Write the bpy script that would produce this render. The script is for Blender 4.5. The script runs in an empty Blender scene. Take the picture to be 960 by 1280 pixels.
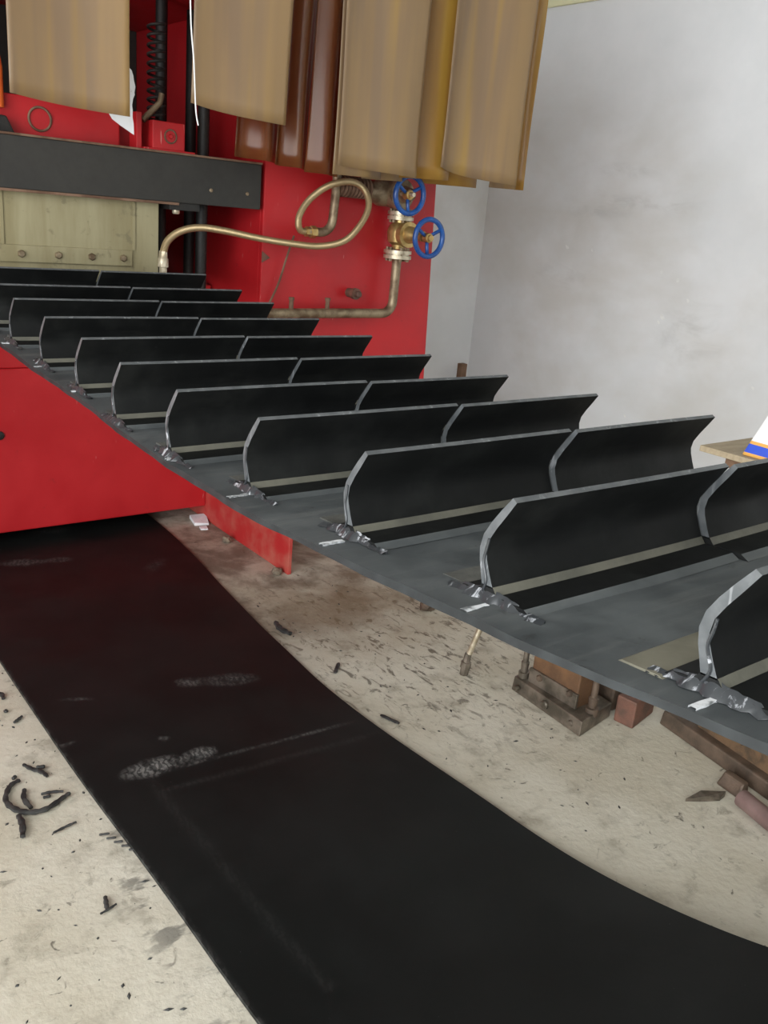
import bpy, bmesh, math, random
import numpy as np
from mathutils import Vector, Matrix

# ------------------------------------------------------------------ camera, world, light
scene = bpy.context.scene
C = scene.collection
F_PX, YAW, PITCH, ROLL = 1108.56, math.radians(39.055), math.radians(18.487), math.radians(5.256)
CAM = Vector((0, 0, 1.8))
fw = Vector((math.sin(YAW)*math.cos(PITCH), math.cos(YAW)*math.cos(PITCH), -math.sin(PITCH)))
rt = Vector((math.cos(YAW), -math.sin(YAW), 0)); up = rt.cross(fw)
r2 = rt*math.cos(ROLL) + up*math.sin(ROLL); u2 = up*math.cos(ROLL) - rt*math.sin(ROLL)
cd = bpy.data.cameras.new('camera'); cam = bpy.data.objects.new('camera', cd); C.objects.link(cam)
cd.sensor_fit = 'VERTICAL'; cd.sensor_height = 24; cd.sensor_width = 18; cd.lens = 24*F_PX/1280
cd.clip_start = 0.02
M = Matrix((r2, u2, -fw)).transposed().to_4x4(); M.translation = CAM
cam.matrix_world = M
scene.camera = cam

world = bpy.data.worlds.new('sky'); scene.world = world; world.use_nodes = True
wb = world.node_tree.nodes['Background']
wb.inputs[0].default_value = (0.93, 0.97, 1.0, 1); wb.inputs[1].default_value = 0.8

def area(name, loc, target, sx, sy, power, col=(1, 1, 1)):
    l = bpy.data.lights.new(name, 'AREA'); l.shape = 'RECTANGLE'; l.size = sx; l.size_y = sy
    l.energy = power; l.color = col
    o = bpy.data.objects.new(name, l); C.objects.link(o); o.location = loc
    o.rotation_euler = (Vector(target)-Vector(loc)).to_track_quat('-Z', 'Y').to_euler()
    return o
# daylight through the open gate in the left wall
area('gate_daylight_offscreen', (-3.45, -1.1, 2.1), (3.0, -.6, 1.7), 6.4, 4.0, 640, (0.955, 0.985, 1.0))

vs = scene.view_settings
vs.view_transform = 'Standard'; vs.look = 'None'; vs.gamma = 1; vs.exposure = -0.06
vs.use_curve_mapping = False

# ------------------------------------------------------------------ materials
class NT:
    def __init__(s, name):
        s.m = bpy.data.materials.new(name); s.m.use_nodes = True
        s.t = s.m.node_tree; s.b = s.t.nodes['Principled BSDF']; s.out = s.t.nodes['Material Output']
    def n(s, kind, **kw):
        x = s.t.nodes.new(kind)
        for k, v in kw.items(): setattr(x, k, v)
        return x
    def set(s, sock, v):
        if isinstance(v, bpy.types.NodeSocket): s.t.links.new(v, sock)
        elif isinstance(v, (tuple, list)) and len(v) == 3 and sock.type == 'RGBA': sock.default_value = (*v, 1)
        else: sock.default_value = v
    def pos(s): return s.n('ShaderNodeNewGeometry').outputs['Position']
    def obj(s): return s.n('ShaderNodeTexCoord').outputs['Object']
    def mapp(s, v, scale=(1, 1, 1), rot=(0, 0, 0), loc=(0, 0, 0)):
        x = s.n('ShaderNodeMapping'); s.set(x.inputs[0], v)
        x.inputs['Location'].default_value = loc; x.inputs['Rotation'].default_value = rot; x.inputs['Scale'].default_value = scale
        return x.outputs[0]
    def noise(s, v, scale, detail=4, rough=.55, dist=0):
        x = s.n('ShaderNodeTexNoise'); s.set(x.inputs['Vector'], v)
        x.inputs['Scale'].default_value = scale; x.inputs['Detail'].default_value = detail
        x.inputs['Roughness'].default_value = rough; x.inputs['Distortion'].default_value = dist
        return x.outputs['Fac']
    def ramp(s, f, a, b, lo=0., hi=1.):
        x = s.n('ShaderNodeMapRange', interpolation_type='SMOOTHSTEP'); s.set(x.inputs[0], f)
        x.inputs[1].default_value = a; x.inputs[2].default_value = b; x.inputs[3].default_value = lo; x.inputs[4].default_value = hi
        return x.outputs[0]
    def math(s, op, a, b=0.):
        x = s.n('ShaderNodeMath', operation=op); s.set(x.inputs[0], a); s.set(x.inputs[1], b); return x.outputs[0]
    def mix(s, f, a, b):
        x = s.n('ShaderNodeMix', data_type='RGBA'); s.set(x.inputs[0], f); s.set(x.inputs[6], a); s.set(x.inputs[7], b); return x.outputs[2]
    def blob(s, v, c, r, scale=(1, 1, 1), soft=.0):
        "1 inside an ellipsoid around c fading to 0 at r"
        d = s.n('ShaderNodeVectorMath', operation='SUBTRACT'); s.set(d.inputs[0], v); d.inputs[1].default_value = c
        e = s.n('ShaderNodeVectorMath', operation='MULTIPLY'); s.set(e.inputs[0], d.outputs[0]); e.inputs[1].default_value = scale
        l = s.n('ShaderNodeVectorMath', operation='LENGTH'); s.set(l.inputs[0], e.outputs[0])
        return s.ramp(l.outputs['Value'], soft*r, r, 1, 0)
    def attr(s, name):
        return s.n('ShaderNodeAttribute', attribute_name=name).outputs['Fac']
    def bump(s, h, strength=.3, dist=.01):
        x = s.n('ShaderNodeBump'); s.set(x.inputs['Height'], h); x.inputs['Strength'].default_value = strength
        x.inputs['Distance'].default_value = dist; s.set(s.b.inputs['Normal'], x.outputs[0])
    def fin(s, col=None, rough=None, metal=None, spec=None):
        if col is not None: s.set(s.b.inputs['Base Color'], col)
        if rough is not None: s.set(s.b.inputs['Roughness'], rough)
        if metal is not None: s.set(s.b.inputs['Metallic'], metal)
        if spec is not None: s.set(s.b.inputs['Specular IOR Level'], spec)
        return s.m

def worn(name, a, b, scale=6, rough=.5, metal=0., bump=.15, lo=.35, hi=.65, detail=5, spec=.5, stretch=(1, 1, 1), speck=None):
    t = NT(name); p = t.mapp(t.pos(), stretch)
    f = t.ramp(t.noise(p, scale, detail), lo, hi)
    c = t.mix(f, a, b)
    if speck:
        c = t.mix(t.ramp(t.noise(t.pos(), 60, 2), .66, .72), c, speck)
    fine = t.noise(t.pos(), scale*12, 3)
    if bump: t.bump(fine, bump, .004)
    return t.fin(c, t.ramp(fine, .2, .8, rough-.08, rough+.1), metal, spec)

MAT = {}
def build_materials():
    # concrete floor
    t = NT('concrete'); p = t.pos()
    big = t.noise(p, 1.6, 6, .6); mid = t.noise(p, 7, 6, .65); fine = t.noise(p, 40, 5, .6)
    c = t.mix(t.ramp(big, .3, .7), (.50, .455, .355), (.62, .585, .49))
    c = t.mix(t.ramp(mid, .50, .74, 0, .7), c, (.27, .24, .185))
    c = t.mix(t.ramp(t.noise(p, 15, 6, .7, .8), .57, .70, 0, .6), c, (.20, .18, .14))
    dashes = t.noise(t.mapp(p, (24, 10, 1), (0, 0, .7)), 1.0, 5, .68, .9)
    zone = t.blob(p, (2.35, 2.75, 0), .95, (1, .8, 1), .3)
    c = t.mix(t.math('MULTIPLY', t.ramp(dashes, .53, .64, 0, .8), zone), c, (.07, .055, .04))
    specks = t.ramp(t.noise(p, 21, 4, .58, .8), .655, .73, 0, .8)
    c = t.mix(specks, c, (.08, .07, .055))
    # oily brown ground in front of and below the press
    oil = t.math('MULTIPLY', t.blob(p, (2.15, 4.2, 0), 1.45, (1, .9, 1), .55), t.ramp(t.noise(p, 3.2, 6, .6, .3), .38, .62, .1, .85))
    c = t.mix(oil, c, (.12, .088, .058))
    oil2 = t.math('MULTIPLY', t.blob(p, (2.35, 3.1, 0), .75, (1, 1, 1), .1), t.ramp(t.noise(p, 3, 5, .6), .3, .6, .2, 1))
    c = t.mix(t.math('MULTIPLY', oil2, .65), c, (.20, .135, .075))
    # rubber rub marks beside the left edge of the belt
    rub = t.math('MULTIPLY', t.blob(p, (.80, 1.75, 0), 1.0, (8, 1, 1), .1), t.ramp(t.noise(t.mapp(p, (5, 11, 1), (0, 0, .3)), 1.3, 4, .6), .54, .64, 0, .75))
    c = t.mix(rub, c, (.12, .115, .10))
    t.bump(t.math('ADD', fine, mid), .25, .01)
    MAT['concrete'] = t.fin(c, t.ramp(mid, .3, .7, .62, .85), 0, .35)
    # plaster wall
    t = NT('plaster'); p = t.pos()
    n1 = t.noise(p, .9, 5, .6); n2 = t.noise(p, 3.5, 5, .6)
    c = t.mix(t.ramp(n1, .35, .65), (.80, .815, .825), (.87, .88, .89))
    dirt = t.ramp(t.noise(t.mapp(p, (1, .8, 1.3)), 1.1, 5, .55, .2), .38, .72, 0, .38)
    c = t.mix(t.math('MULTIPLY', dirt, t.blob(p, (5.9, 5.6, .8), 2.6, (1, .8, 1), .6)), c, (.56, .51, .42))
    for cc, rr, sc in (((5.9, 4.75, 2.28), .42, (1, .7, 5)), ((5.9, 4.4, 2.05), .5, (1, .8, 4)), ((5.9, 4.9, 2.0), .4, (1, .7, 3)), ((5.9, 3.9, 1.15), .5, (1, 1, 1.4)), ((5.9, 5.2, 1.45), .35, (1, .8, 2))):
        b = t.math('MULTIPLY', t.blob(p, cc, rr, sc, .0), t.ramp(t.noise(t.mapp(p, (1, 2.2, 5.5)), 1.2, 6, .65, .6), .42, .75, 0, .5))
        c = t.mix(b, c, (.48, .47, .45))
    t.bump(t.noise(p, 30, 4), .12, .01)
    MAT['plaster'] = t.fin(c, .75, 0, .3)
    MAT['white'] = worn('white_lime', (.9, .9, .88), (.8, .8, .78), 20, .8)
    MAT['ceiling'] = worn('ceiling_paint', (.62, .62, .60), (.55, .55, .53), 2, .8)
    MAT['cream_trim'] = worn('cream_trim_paint', (.86, .84, .52), (.78, .76, .5), 5, .5)
    # red machine paint
    t = NT('red_paint'); p = t.pos()
    n = t.noise(p, 3, 5, .6)
    c = t.mix(t.ramp(n, .3, .7), (.385, .010, .014), (.46, .014, .018))
    scr = t.ramp(t.noise(t.mapp(p, (60, 60, 7), (0, .4, 0)), 1, 2), .72, .76, 0, .7)
    c = t.mix(scr, c, (.62, .30, .27))
    c = t.mix(t.ramp(t.noise(p, 11, 6, .7), .62, .75, 0, .6), c, (.22, .012, .012))
    t.bump(t.noise(p, 25, 4), .06, .01)
    MAT['red'] = t.fin(c, t.ramp(n, .3, .7, .36, .5), 0, .45)
    t = NT('red_paint_dusty'); p = t.pos()
    c = t.mix(t.ramp(t.noise(p, 5, 5, .6), .35, .7, 0, .55), (.42, .020, .020), (.44, .17, .12))
    MAT['red_dusty'] = t.fin(c, .6, 0, .4)
    MAT['dark_steel'] = worn('dark_grey_beam_paint', (.018, .0168, .0145), (.028, .0257, .0217), 2.5, .6, 0., .03)
    MAT['rust_edge'] = worn('brown_rust_scale', (.10, .050, .028), (.19, .11, .07), 14, .8)
    MAT['black_iron'] = worn('black_iron', (.006, .006, .0055), (.016, .014, .012), 7, .6)
    # cream insulation plate
    t = NT('cream_plate'); p = t.pos()
    st = t.noise(t.mapp(p, (9, 9, 1.2)), 1, 5, .6)
    c = t.mix(t.ramp(st, .35, .7), (.25, .212, .115), (.335, .298, .18))
    c = t.mix(t.ramp(t.noise(p, 16, 5, .6, .4), .60, .72, 0, .7), c, (.17, .145, .085))
    MAT['cream'] = t.fin(c, .6, .1, .4)
    MAT['brass'] = worn('brass', (.56, .40, .17), (.40, .27, .10), 30, .36, .75, .1)
    MAT['old_steel'] = worn('old_pipe_steel', (.33, .26, .17), (.15, .10, .06), 16, .48, .6, .2)
    MAT['flange'] = worn('pale_flange_steel', (.62, .55, .42), (.42, .35, .24), 25, .38, .65, .1)
    t = NT('braided_hose')
    w = t.n('ShaderNodeTexWave', wave_type='BANDS', bands_direction='X'); t.set(w.inputs['Vector'], t.n('ShaderNodeUVMap').outputs[0])
    w.inputs['Scale'].default_value = 1.0
    c = t.mix(w.outputs['Fac'], (.34, .24, .12), (.66, .52, .30))
    t.bump(w.outputs['Fac'], .5, .004)
    MAT['braid'] = t.fin(c, .38, .7)
    MAT['blue'] = worn('blue_enamel', (.012, .085, .32), (.010, .05, .20), 25, .3, 0, .05)
    MAT['orange'] = worn('orange_plastic', (.85, .16, .02), (.75, .12, .02), 20, .4)
    # rubber
    t = NT('cleat_rubber'); p = t.pos()
    c = t.mix(t.ramp(t.noise(p, 9, 6, .65), .42, .75, 0, .7), (.0055, .006, .006), (.016, .017, .016))
    c = t.mix(t.ramp(t.noise(t.mapp(p, (40, 40, 12)), 1, 3, .6), .72, .80, 0, .3), c, (.10, .10, .095))
    t.bump(t.noise(p, 45, 4), .08, .004)
    MAT['cleat'] = t.fin(c, t.ramp(t.noise(p, 6, 4), .3, .7, .5, .68), 0, .2)
    t = NT('cut_rubber_edge'); p = t.pos()
    c = t.mix(t.ramp(t.noise(p, 30, 4), .3, .7), (.062, .068, .072), (.105, .112, .116))
    c = t.mix(t.ramp(t.noise(t.mapp(p, (60, 60, 16)), 1, 3, .6, .8), .60, .70, 0, .6), c, (.27, .28, .29))
    MAT['cut'] = t.fin(c, .5, 0, .5)
    t = NT('dusty_belt_rubber'); p = t.pos()
    n = t.noise(p, 5, 6, .65)
    c = t.mix(t.ramp(n, .3, .7), (.046, .052, .055), (.088, .097, .100))
    c = t.mix(t.ramp(t.noise(t.mapp(p, (3, 30, 3)), 1, 4, .6), .5, .75, 0, .5), c, (.125, .13, .127))
    c = t.mix(t.ramp(t.noise(p, 24, 4, .6, .6), .62, .74, 0, .6), c, (.024, .026, .026))
    t.bump(t.noise(p, 160, 3), .12, .002)
    MAT['belt'] = t.fin(c, t.ramp(n, .3, .7, .5, .68), 0, .45)
    t = NT('belt_edge_rubber'); p = t.pos()
    MAT['belt_edge'] = t.fin(t.mix(t.ramp(t.noise(p, 20, 4), .35, .7), (.012, .0145, .016), (.024, .028, .030)), .55, 0, .4)
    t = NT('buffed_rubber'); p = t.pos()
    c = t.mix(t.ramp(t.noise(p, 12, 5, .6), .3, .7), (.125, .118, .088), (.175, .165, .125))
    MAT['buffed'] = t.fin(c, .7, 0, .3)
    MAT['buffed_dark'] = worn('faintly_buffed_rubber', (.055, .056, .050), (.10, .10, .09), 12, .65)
    MAT['root_strip'] = worn('olive_root_rubber', (.085, .083, .066), (.125, .120, .094), 8, .6)  # paler olive tone along the front root facet of each cleat
    t = NT('glue_smear'); p = t.pos()
    f = t.ramp(t.noise(t.mapp(p, (25, 45, 25)), 1, 5, .65, 1.0), .56, .66)
    c = t.mix(f, (.028, .031, .034), (.34, .35, .37))
    MAT['glue'] = t.fin(c, .35, 0, .5)
    t = NT('chalk'); p = t.pos()
    c = t.mix(t.ramp(t.noise(p, 50, 4, .6), .35, .62), (.14, .15, .155), (.66, .68, .70))
    MAT['chalk'] = t.fin(c, .9, 0, .2)
    # floor belt: the dust attribute carries shoe prints, a seam and scuffs
    t = NT('floor_belt_rubber'); p = t.pos()
    d = t.attr('dust')
    w = t.n('ShaderNodeTexWave', wave_type='BANDS', bands_direction='X'); t.set(w.inputs['Vector'], t.mapp(p, (1, 1, 1), (0, 0, .25)))
    w.inputs['Scale'].default_value = 15; w.inputs['Distortion'].default_value = 7; w.inputs['Detail'].default_value = 2; w.inputs['Detail Scale'].default_value = 3.0
    tread = t.math('MULTIPLY', t.ramp(w.outputs['Fac'], .25, .65, .35, 1), t.ramp(t.noise(p, 26, 5, .65), .36, .58, .15, 1))
    f = t.math('MULTIPLY', d, tread)
    base = t.mix(t.ramp(t.noise(p, 2.5, 5, .6), .3, .7), (.0070, .0082, .0078), (.0115, .0130, .0125))
    base = t.mix(t.ramp(t.noise(p, 120, 2), .78, .80, 0, .5), base, (.2, .2, .2))
    c = t.mix(f, base, (.20, .195, .185))
    t.bump(t.noise(p, 60, 3), .04, .003)
    MAT['floor_belt'] = t.fin(c, t.math('ADD', t.ramp(t.noise(p, 3, 4), .3, .7, .42, .52), t.math('MULTIPLY', d, .3)), 0, .15)
    MAT['rubber'] = worn('scrap_rubber', (.012, .012, .012), (.05, .05, .047), 30, .6)
    # strip curtain
    def pvc(name, a, b, alpha, streak, rough):
        t = NT(name); p = t.obj()
        s = t.noise(t.mapp(p, (7, 7, .5)), 1, 3, .5)
        c = t.mix(t.ramp(s, .38, .62), a, b)
        c = t.mix(t.ramp(t.noise(t.mapp(p, (10, 10, .45), loc=(3, 1, 0)), 1, 2, .5), .50, .70, 0, streak), c, (.50, .31, .05))
        t.fin(c, rough, 0, .5)
        t.b.inputs['Coat Weight'].default_value = .12; t.b.inputs['Coat Roughness'].default_value = .14
        tr = t.n('ShaderNodeBsdfTransparent'); tr.inputs[0].default_value = (.80, .56, .28, 1)
        tl = t.n('ShaderNodeBsdfTranslucent'); t.set(tl.inputs[0], c)
        m1 = t.n('ShaderNodeMixShader'); m1.inputs[0].default_value = .2
        t.t.links.new(t.b.outputs[0], m1.inputs[1]); t.t.links.new(tl.outputs[0], m1.inputs[2])
        m2 = t.n('ShaderNodeMixShader'); m2.inputs[0].default_value = alpha
        t.t.links.new(tr.outputs[0], m2.inputs[1]); t.t.links.new(m1.outputs[0], m2.inputs[2])
        t.t.links.new(m2.outputs[0], t.out.inputs[0])
        return t.m
    MAT['pvc'] = pvc('hazy_pvc', (.28, .19, .115), (.37, .245, .12), .80, .45, .40)
    MAT['pvc_gold'] = pvc('golden_pvc', (.33, .17, .03), (.40, .22, .045), .78, .8, .38)
    MAT['pvc_clear'] = pvc('clear_brown_pvc', (.15, .055, .022), (.20, .085, .03), .5, .1, .24)
    MAT['cord'] = worn('white_cord', (.85, .85, .85), (.75, .75, .75), 50, .7)
    MAT['paper'] = worn('white_paper', (.86, .88, .9), (.78, .8, .82), 9, .7, speck=(.5, .52, .55))
    MAT['copper_rust'] = worn('copper_brown_rust', (.20, .105, .05), (.12, .065, .035), 8, .55, .3, .25)
    MAT['plate_rust'] = worn('patchy_plate_rust', (.075, .05, .03), (.16, .095, .05), 22, .6, .2, .3)
    MAT['greasy_steel'] = worn('greasy_steel', (.10, .085, .065), (.24, .20, .16), 12, .4, .6, .25)
    MAT['rusty_red'] = worn('rusty_red_block', (.17, .075, .05), (.09, .05, .035), 15, .65, .1, .25)
    MAT['brown_iron'] = worn('brown_iron', (.085, .062, .045), (.15, .105, .075), 14, .55, .4, .3)
    MAT['pinkish_pipe'] = worn('reddish_grey_pipe', (.17, .11, .10), (.24, .16, .145), 10, .45, .3, .15)
    MAT['board'] = worn('plywood', (.36, .29, .19), (.44, .36, .24), 8, .7, stretch=(1, 6, 6))
    MAT['wood_dark'] = worn('dark_wood', (.16, .09, .05), (.22, .13, .08), 9, .7)
    MAT['stone'] = worn('grey_stone', (.25, .2, .14), (.14, .11, .08), 30, .8)
    # white carton with printed blue and orange bands
    t = NT('printed_carton'); p = t.obj(); z = t.n('ShaderNodeSeparateXYZ'); t.set(z.inputs[0], p)
    c = t.mix(t.math('LESS_THAN', z.outputs[2], .060), (.90, .91, .90), (.80, .42, .10))
    c = t.mix(t.math('LESS_THAN', z.outputs[2], .048), c, (.04, .10, .62))
    c = t.mix(t.math('LESS_THAN', z.outputs[2], .014), c, (.75, .40, .10))
    MAT['carton'] = t.fin(c, .45)
build_materials()

# ------------------------------------------------------------------ mesh helpers
ORG = {}
def origin(o): return ORG.get(o.name, Vector((0, 0, 0)))

def thing(name, label, cat, loc, group=None, kind=None):
    o = bpy.data.objects.new(name, None); C.objects.link(o); o.location = loc; o.empty_display_size = .1
    ORG[o.name] = Vector(loc); o['label'] = label
    if cat: o['category'] = cat
    if group: o['group'] = group
    if kind: o['kind'] = kind
    return o
def tag(o, label=None, cat=None, group=None, kind=None):
    if label: o['label'] = label
    if cat: o['category'] = cat
    if group: o['group'] = group
    if kind: o['kind'] = kind
    return o

def mk(name, bm, mats, parent=None, smooth=False, base=None):
    """bm in world coordinates -> one mesh object whose origin is its thing's origin (or its own base)"""
    bmesh.ops.recalc_face_normals(bm, faces=bm.faces)
    if parent is None:
        if base is None:
            co = [v.co for v in bm.verts]
            base = Vector(((min(v.x for v in co)+max(v.x for v in co))/2, (min(v.y for v in co)+max(v.y for v in co))/2, min(v.z for v in co)))
        base = Vector(base)
    else: base = origin(parent)
    for v in bm.verts: v.co -= base
    me = bpy.data.meshes.new(name); bm.to_mesh(me); bm.free()
    for m in (mats if isinstance(mats, (list, tuple)) else [mats]): me.materials.append(MAT[m])
    if smooth:
        me.shade_smooth()
        if smooth is not True: me.set_sharp_from_angle(angle=smooth)
    o = bpy.data.objects.new(name, me); C.objects.link(o)
    if parent is None: o.location = base; ORG[o.name] = base
    else: o.parent = parent; ORG[o.name] = base
    return o

def B(): return bmesh.new()
def add_hull8(bm, pts, bevel=0, mi=0):
    vs = [bm.verts.new(p) for p in pts]
    fs = [bm.faces.new([vs[i] for i in f]) for f in ((0, 3, 2, 1), (4, 5, 6, 7), (0, 1, 5, 4), (1, 2, 6, 5), (2, 3, 7, 6), (3, 0, 4, 7))]
    for f in fs: f.material_index = mi
    if bevel:
        es = list({e for f in fs for e in f.edges})
        bmesh.ops.bevel(bm, geom=es, offset=bevel, segments=2, affect='EDGES', profile=.6)
    return fs
def add_box(bm, x0, x1, y0, y1, z0, z1, bevel=0, mi=0):
    return add_hull8(bm, [(x0, y0, z0), (x1, y0, z0), (x1, y1, z0), (x0, y1, z0), (x0, y0, z1), (x1, y0, z1), (x1, y1, z1), (x0, y1, z1)], bevel, mi)
def box(name, x0, x1, y0, y1, z0, z1, mat, parent=None, bevel=.004):
    b = B(); add_box(b, x0, x1, y0, y1, z0, z1, bevel); return mk(name, b, mat, parent)
def catmull(P, n=8, closed=False):
    P = [Vector(p) for p in P]; out = []
    N = len(P); rng = N if closed else N-1
    for i in range(rng):
        if closed: a, b, c, d = P[(i-1) % N], P[i], P[(i+1) % N], P[(i+2) % N]
        else: a, b, c, d = P[max(i-1, 0)], P[i], P[i+1], P[min(i+2, N-1)]
        for k in range(n):
            t = k/n
            out.append(.5*((2*b)+(c-a)*t+(2*a-5*b+4*c-d)*t*t+(3*b-a-3*c+d)*t*t*t))
    if not closed: out.append(P[-1])
    return out
def add_tube(bm, P, r, seg=10, closed=False, flat=1., uv=False, caps=True):
    P = [Vector(p) for p in P]; N = len(P)
    rad = r if callable(r) else (lambda i: r)
    T = []
    for i in range(N):
        a = P[(i-1) % N] if closed or i > 0 else P[i]; b = P[(i+1) % N] if closed or i < N-1 else P[i]
        T.append((b-a).normalized())
    ref = Vector((0, 0, 1)) if abs(T[0].z) < .9 else Vector((1, 0, 0))
    nrm = (ref-T[0]*ref.dot(T[0])).normalized(); rings = []
    for i in range(N):
        nrm = (nrm-T[i]*nrm.dot(T[i])).normalized(); bi = T[i].cross(nrm)
        rings.append([bm.verts.new(P[i]+(nrm*math.cos(2*math.pi*k/seg)*flat+bi*math.sin(2*math.pi*k/seg))*rad(i)) for k in range(seg)])
    ul = bm.loops.layers.uv.verify() if uv else None
    s = 0.
    for i in range(N if closed else N-1):
        A, Bq = rings[i], rings[(i+1) % N]
        ds = (P[(i+1) % N]-P[i]).length
        for k in range(seg):
            f = bm.faces.new((A[k], A[(k+1) % seg], Bq[(k+1) % seg], Bq[k])); f.smooth = True
            if uv:
                for l, u in zip(f.loops, (s, s, s+ds, s+ds)): l[ul].uv = (u*uv, k/seg)
        s += ds
    if not closed and caps:
        bm.faces.new(rings[0][::-1]); bm.faces.new(rings[-1])
    return rings
def tube(name, P, r, mat, parent=None, seg=10, closed=False, flat=1., uv=False):
    b = B(); add_tube(b, P, r, seg, closed, flat, uv); return mk(name, b, mat, parent, smooth=math.radians(50))
def add_lathe(bm, c, axis, prof, seg=20):
    "prof: list of (distance along axis, radius)"
    c = Vector(c); a = Vector(axis).normalized()
    ref = Vector((0, 0, 1)) if abs(a.z) < .9 else Vector((1, 0, 0))
    u = (ref-a*ref.dot(a)).normalized(); v = a.cross(u); rings = []
    for d, r in prof:
        rings.append([bm.verts.new(c+a*d+(u*math.cos(2*math.pi*k/seg)+v*math.sin(2*math.pi*k/seg))*max(r, .0004)) for k in range(seg)])
    for A, Q in zip(rings, rings[1:]):
        for k in range(seg): bm.faces.new((A[k], A[(k+1) % seg], Q[(k+1) % seg], Q[k]))
    bm.faces.new(rings[0][::-1]); bm.faces.new(rings[-1])
def lathe(name, c, axis, prof, mat, parent=None, seg=20):
    b = B(); add_lathe(b, c, axis, prof, seg); return mk(name, b, mat, parent, smooth=math.radians(40))
def bolt_prof(r, h): return [(0, r), (h*.7, r), (h, r*.75)]

rnd = random.Random(7)

# ------------------------------------------------------------------ the room
WX, WY = 5.9, 6.2
def struct(o, label):
    o['kind'] = 'structure'; o['label'] = label; return o
floor = struct(box('floor', -3.5, WX+.2, -4.5, WY+.2, -.15, 0, 'concrete', bevel=0), 'stained beige concrete workshop floor')
wr = struct(box('wall_right', WX, WX+.2, -4.5, WY+.2, 0, 4.4, 'plaster', bevel=0), 'grimy pale grey plaster wall')
wbk = struct(box('wall_back', -3.5, WX, WY, WY+.2, 0, 4.4, 'plaster', bevel=0), 'dirty beige plaster wall behind the press')
struct(box('ceiling', -3.5, WX+.2, -4.5, WY+.2, 4.4, 4.55, 'ceiling', bevel=0), 'pale workshop ceiling')
struct(box('blocking_wall_front', -3.5, WX+.2, -4.7, -4.5, 0, 4.4, 'plaster', bevel=0), 'unseen grey plaster wall blocking light from behind the camera')  # added out of view to block sky light from the near side
struct(box('shading_wall_left', -3.7, -3.5, 2.2, WY+.2, 0, 4.4, 'plaster', bevel=0), 'unseen grey plaster wall shading the press, beside the open gate')  # added out of view to keep the press area darker
struct(box('trim_1', WX-.03, WX, -4.5, WY, 3.50, 3.72, 'cream_trim', bevel=.004), 'cream yellow band high on the grey wall')
for i, (y, z, s) in enumerate([(4.916, 1.67, .022), (4.218, 1.57, .026), (4.066, 1.527, .028), (3.945, 1.391, .024), (4.138, 1.241, .045), (4.165, 1.201, .022), (3.293, .87, .018), (5.182, 1.673, .03), (4.32, .434, .02)]):
    b = B(); n = 7; ring = []
    for k in range(n):
        a = 2*math.pi*k/n; r = s*rnd.uniform(.45, 1); ring.append((y+math.cos(a)*r*.7+math.sin(a)*r*.3, z+math.sin(a)*r*.8))
    f = [b.verts.new((WX-.002, *q)) for q in ring]; g = [b.verts.new((WX+.004, *q)) for q in ring]
    b.faces.new(f)
    for k in range(n): b.faces.new((f[k], f[(k+1) % n], g[(k+1) % n], g[k]))
    o = mk('paint_chip', b, 'white', wr)
    # the wall's own origin is its base centre
# wooden stake in the corner
stk = box('wooden_stake', 5.62, 5.69, 5.99, 6.05, 0, .56, 'wood_dark', bevel=.006)
tag(stk, 'short brown wooden post standing in the corner of the walls', 'post')

# ------------------------------------------------------------------ upper belt with cleats
ZB = [(-1.2, 1.47), (-.6, 1.415), (0, 1.355), (.42, 1.318), (.8, 1.287), (1.13, 1.265), (1.46, 1.247), (1.78, 1.240), (2.12, 1.239), (2.48, 1.243), (2.83, 1.252), (3.16, 1.268), (3.5, 1.293), (3.86, 1.325), (4.4, 1.365), (4.7, 1.372), (5.4, 1.372)]
_zs = catmull([(y, 0, z) for y, z in ZB], 10)
_zy = np.array([p.x for p in _zs]); _zz = np.array([p.z for p in _zs])
def zb(y): return float(np.interp(y, _zy, _zz))
def sl(y): return (zb(y+.06)-zb(y-.06))/.12
EX = [(-1.2, .82), (.36, .822), (.7, .804), (1.0, .800), (1.38, .795), (1.77, .808), (2.03, .82), (2.45, .848), (3.2, .848), (5.4, .85)]
def ex(y): return float(np.interp(y, [a for a, b in EX], [b for a, b in EX])) + .0018*math.sin(y*17)+.0012*math.sin(y*41+1)
TH = .013
belt_root = thing('cleated_conveyor_belt', 'dusty black rubber conveyor belt with rows of bent cleats running into the red press', 'conveyor belt', (1.37, 1.6, 1.24))
b = B(); rows = []
NX = 10
for i in range(141):
    y = -1.2+6.6*i/140
    x0 = ex(y); x1 = 1.945+.002*math.sin(y*13)
    top = [b.verts.new((x0+(x1-x0)*k/NX, y, zb(y)+.0015*math.sin(9*y+k))) for k in range(NX+1)]
    bot = [b.verts.new((x0+(x1-x0)*k/NX, y, zb(y)-TH)) for k in range(NX+1)]
    rows.append((top, bot))
for (t0, b0), (t1, b1) in zip(rows, rows[1:]):
    for k in range(NX):
        b.faces.new((t0[k], t0[k+1], t1[k+1], t1[k])); b.faces.new((b0[k], b1[k], b1[k+1], b0[k+1]))
    for k in (0, NX):
        f = b.faces.new((t0[k], t1[k], b1[k], b0[k])); f.material_index = 1
for t0, b0 in (rows[0], rows[-1]):
    for k in range(NX): b.faces.new((t0[k], t0[k+1], b0[k+1], b0[k]))
belt = mk('belt', b, ['belt', 'belt_edge'], belt_root, smooth=math.radians(40))

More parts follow.
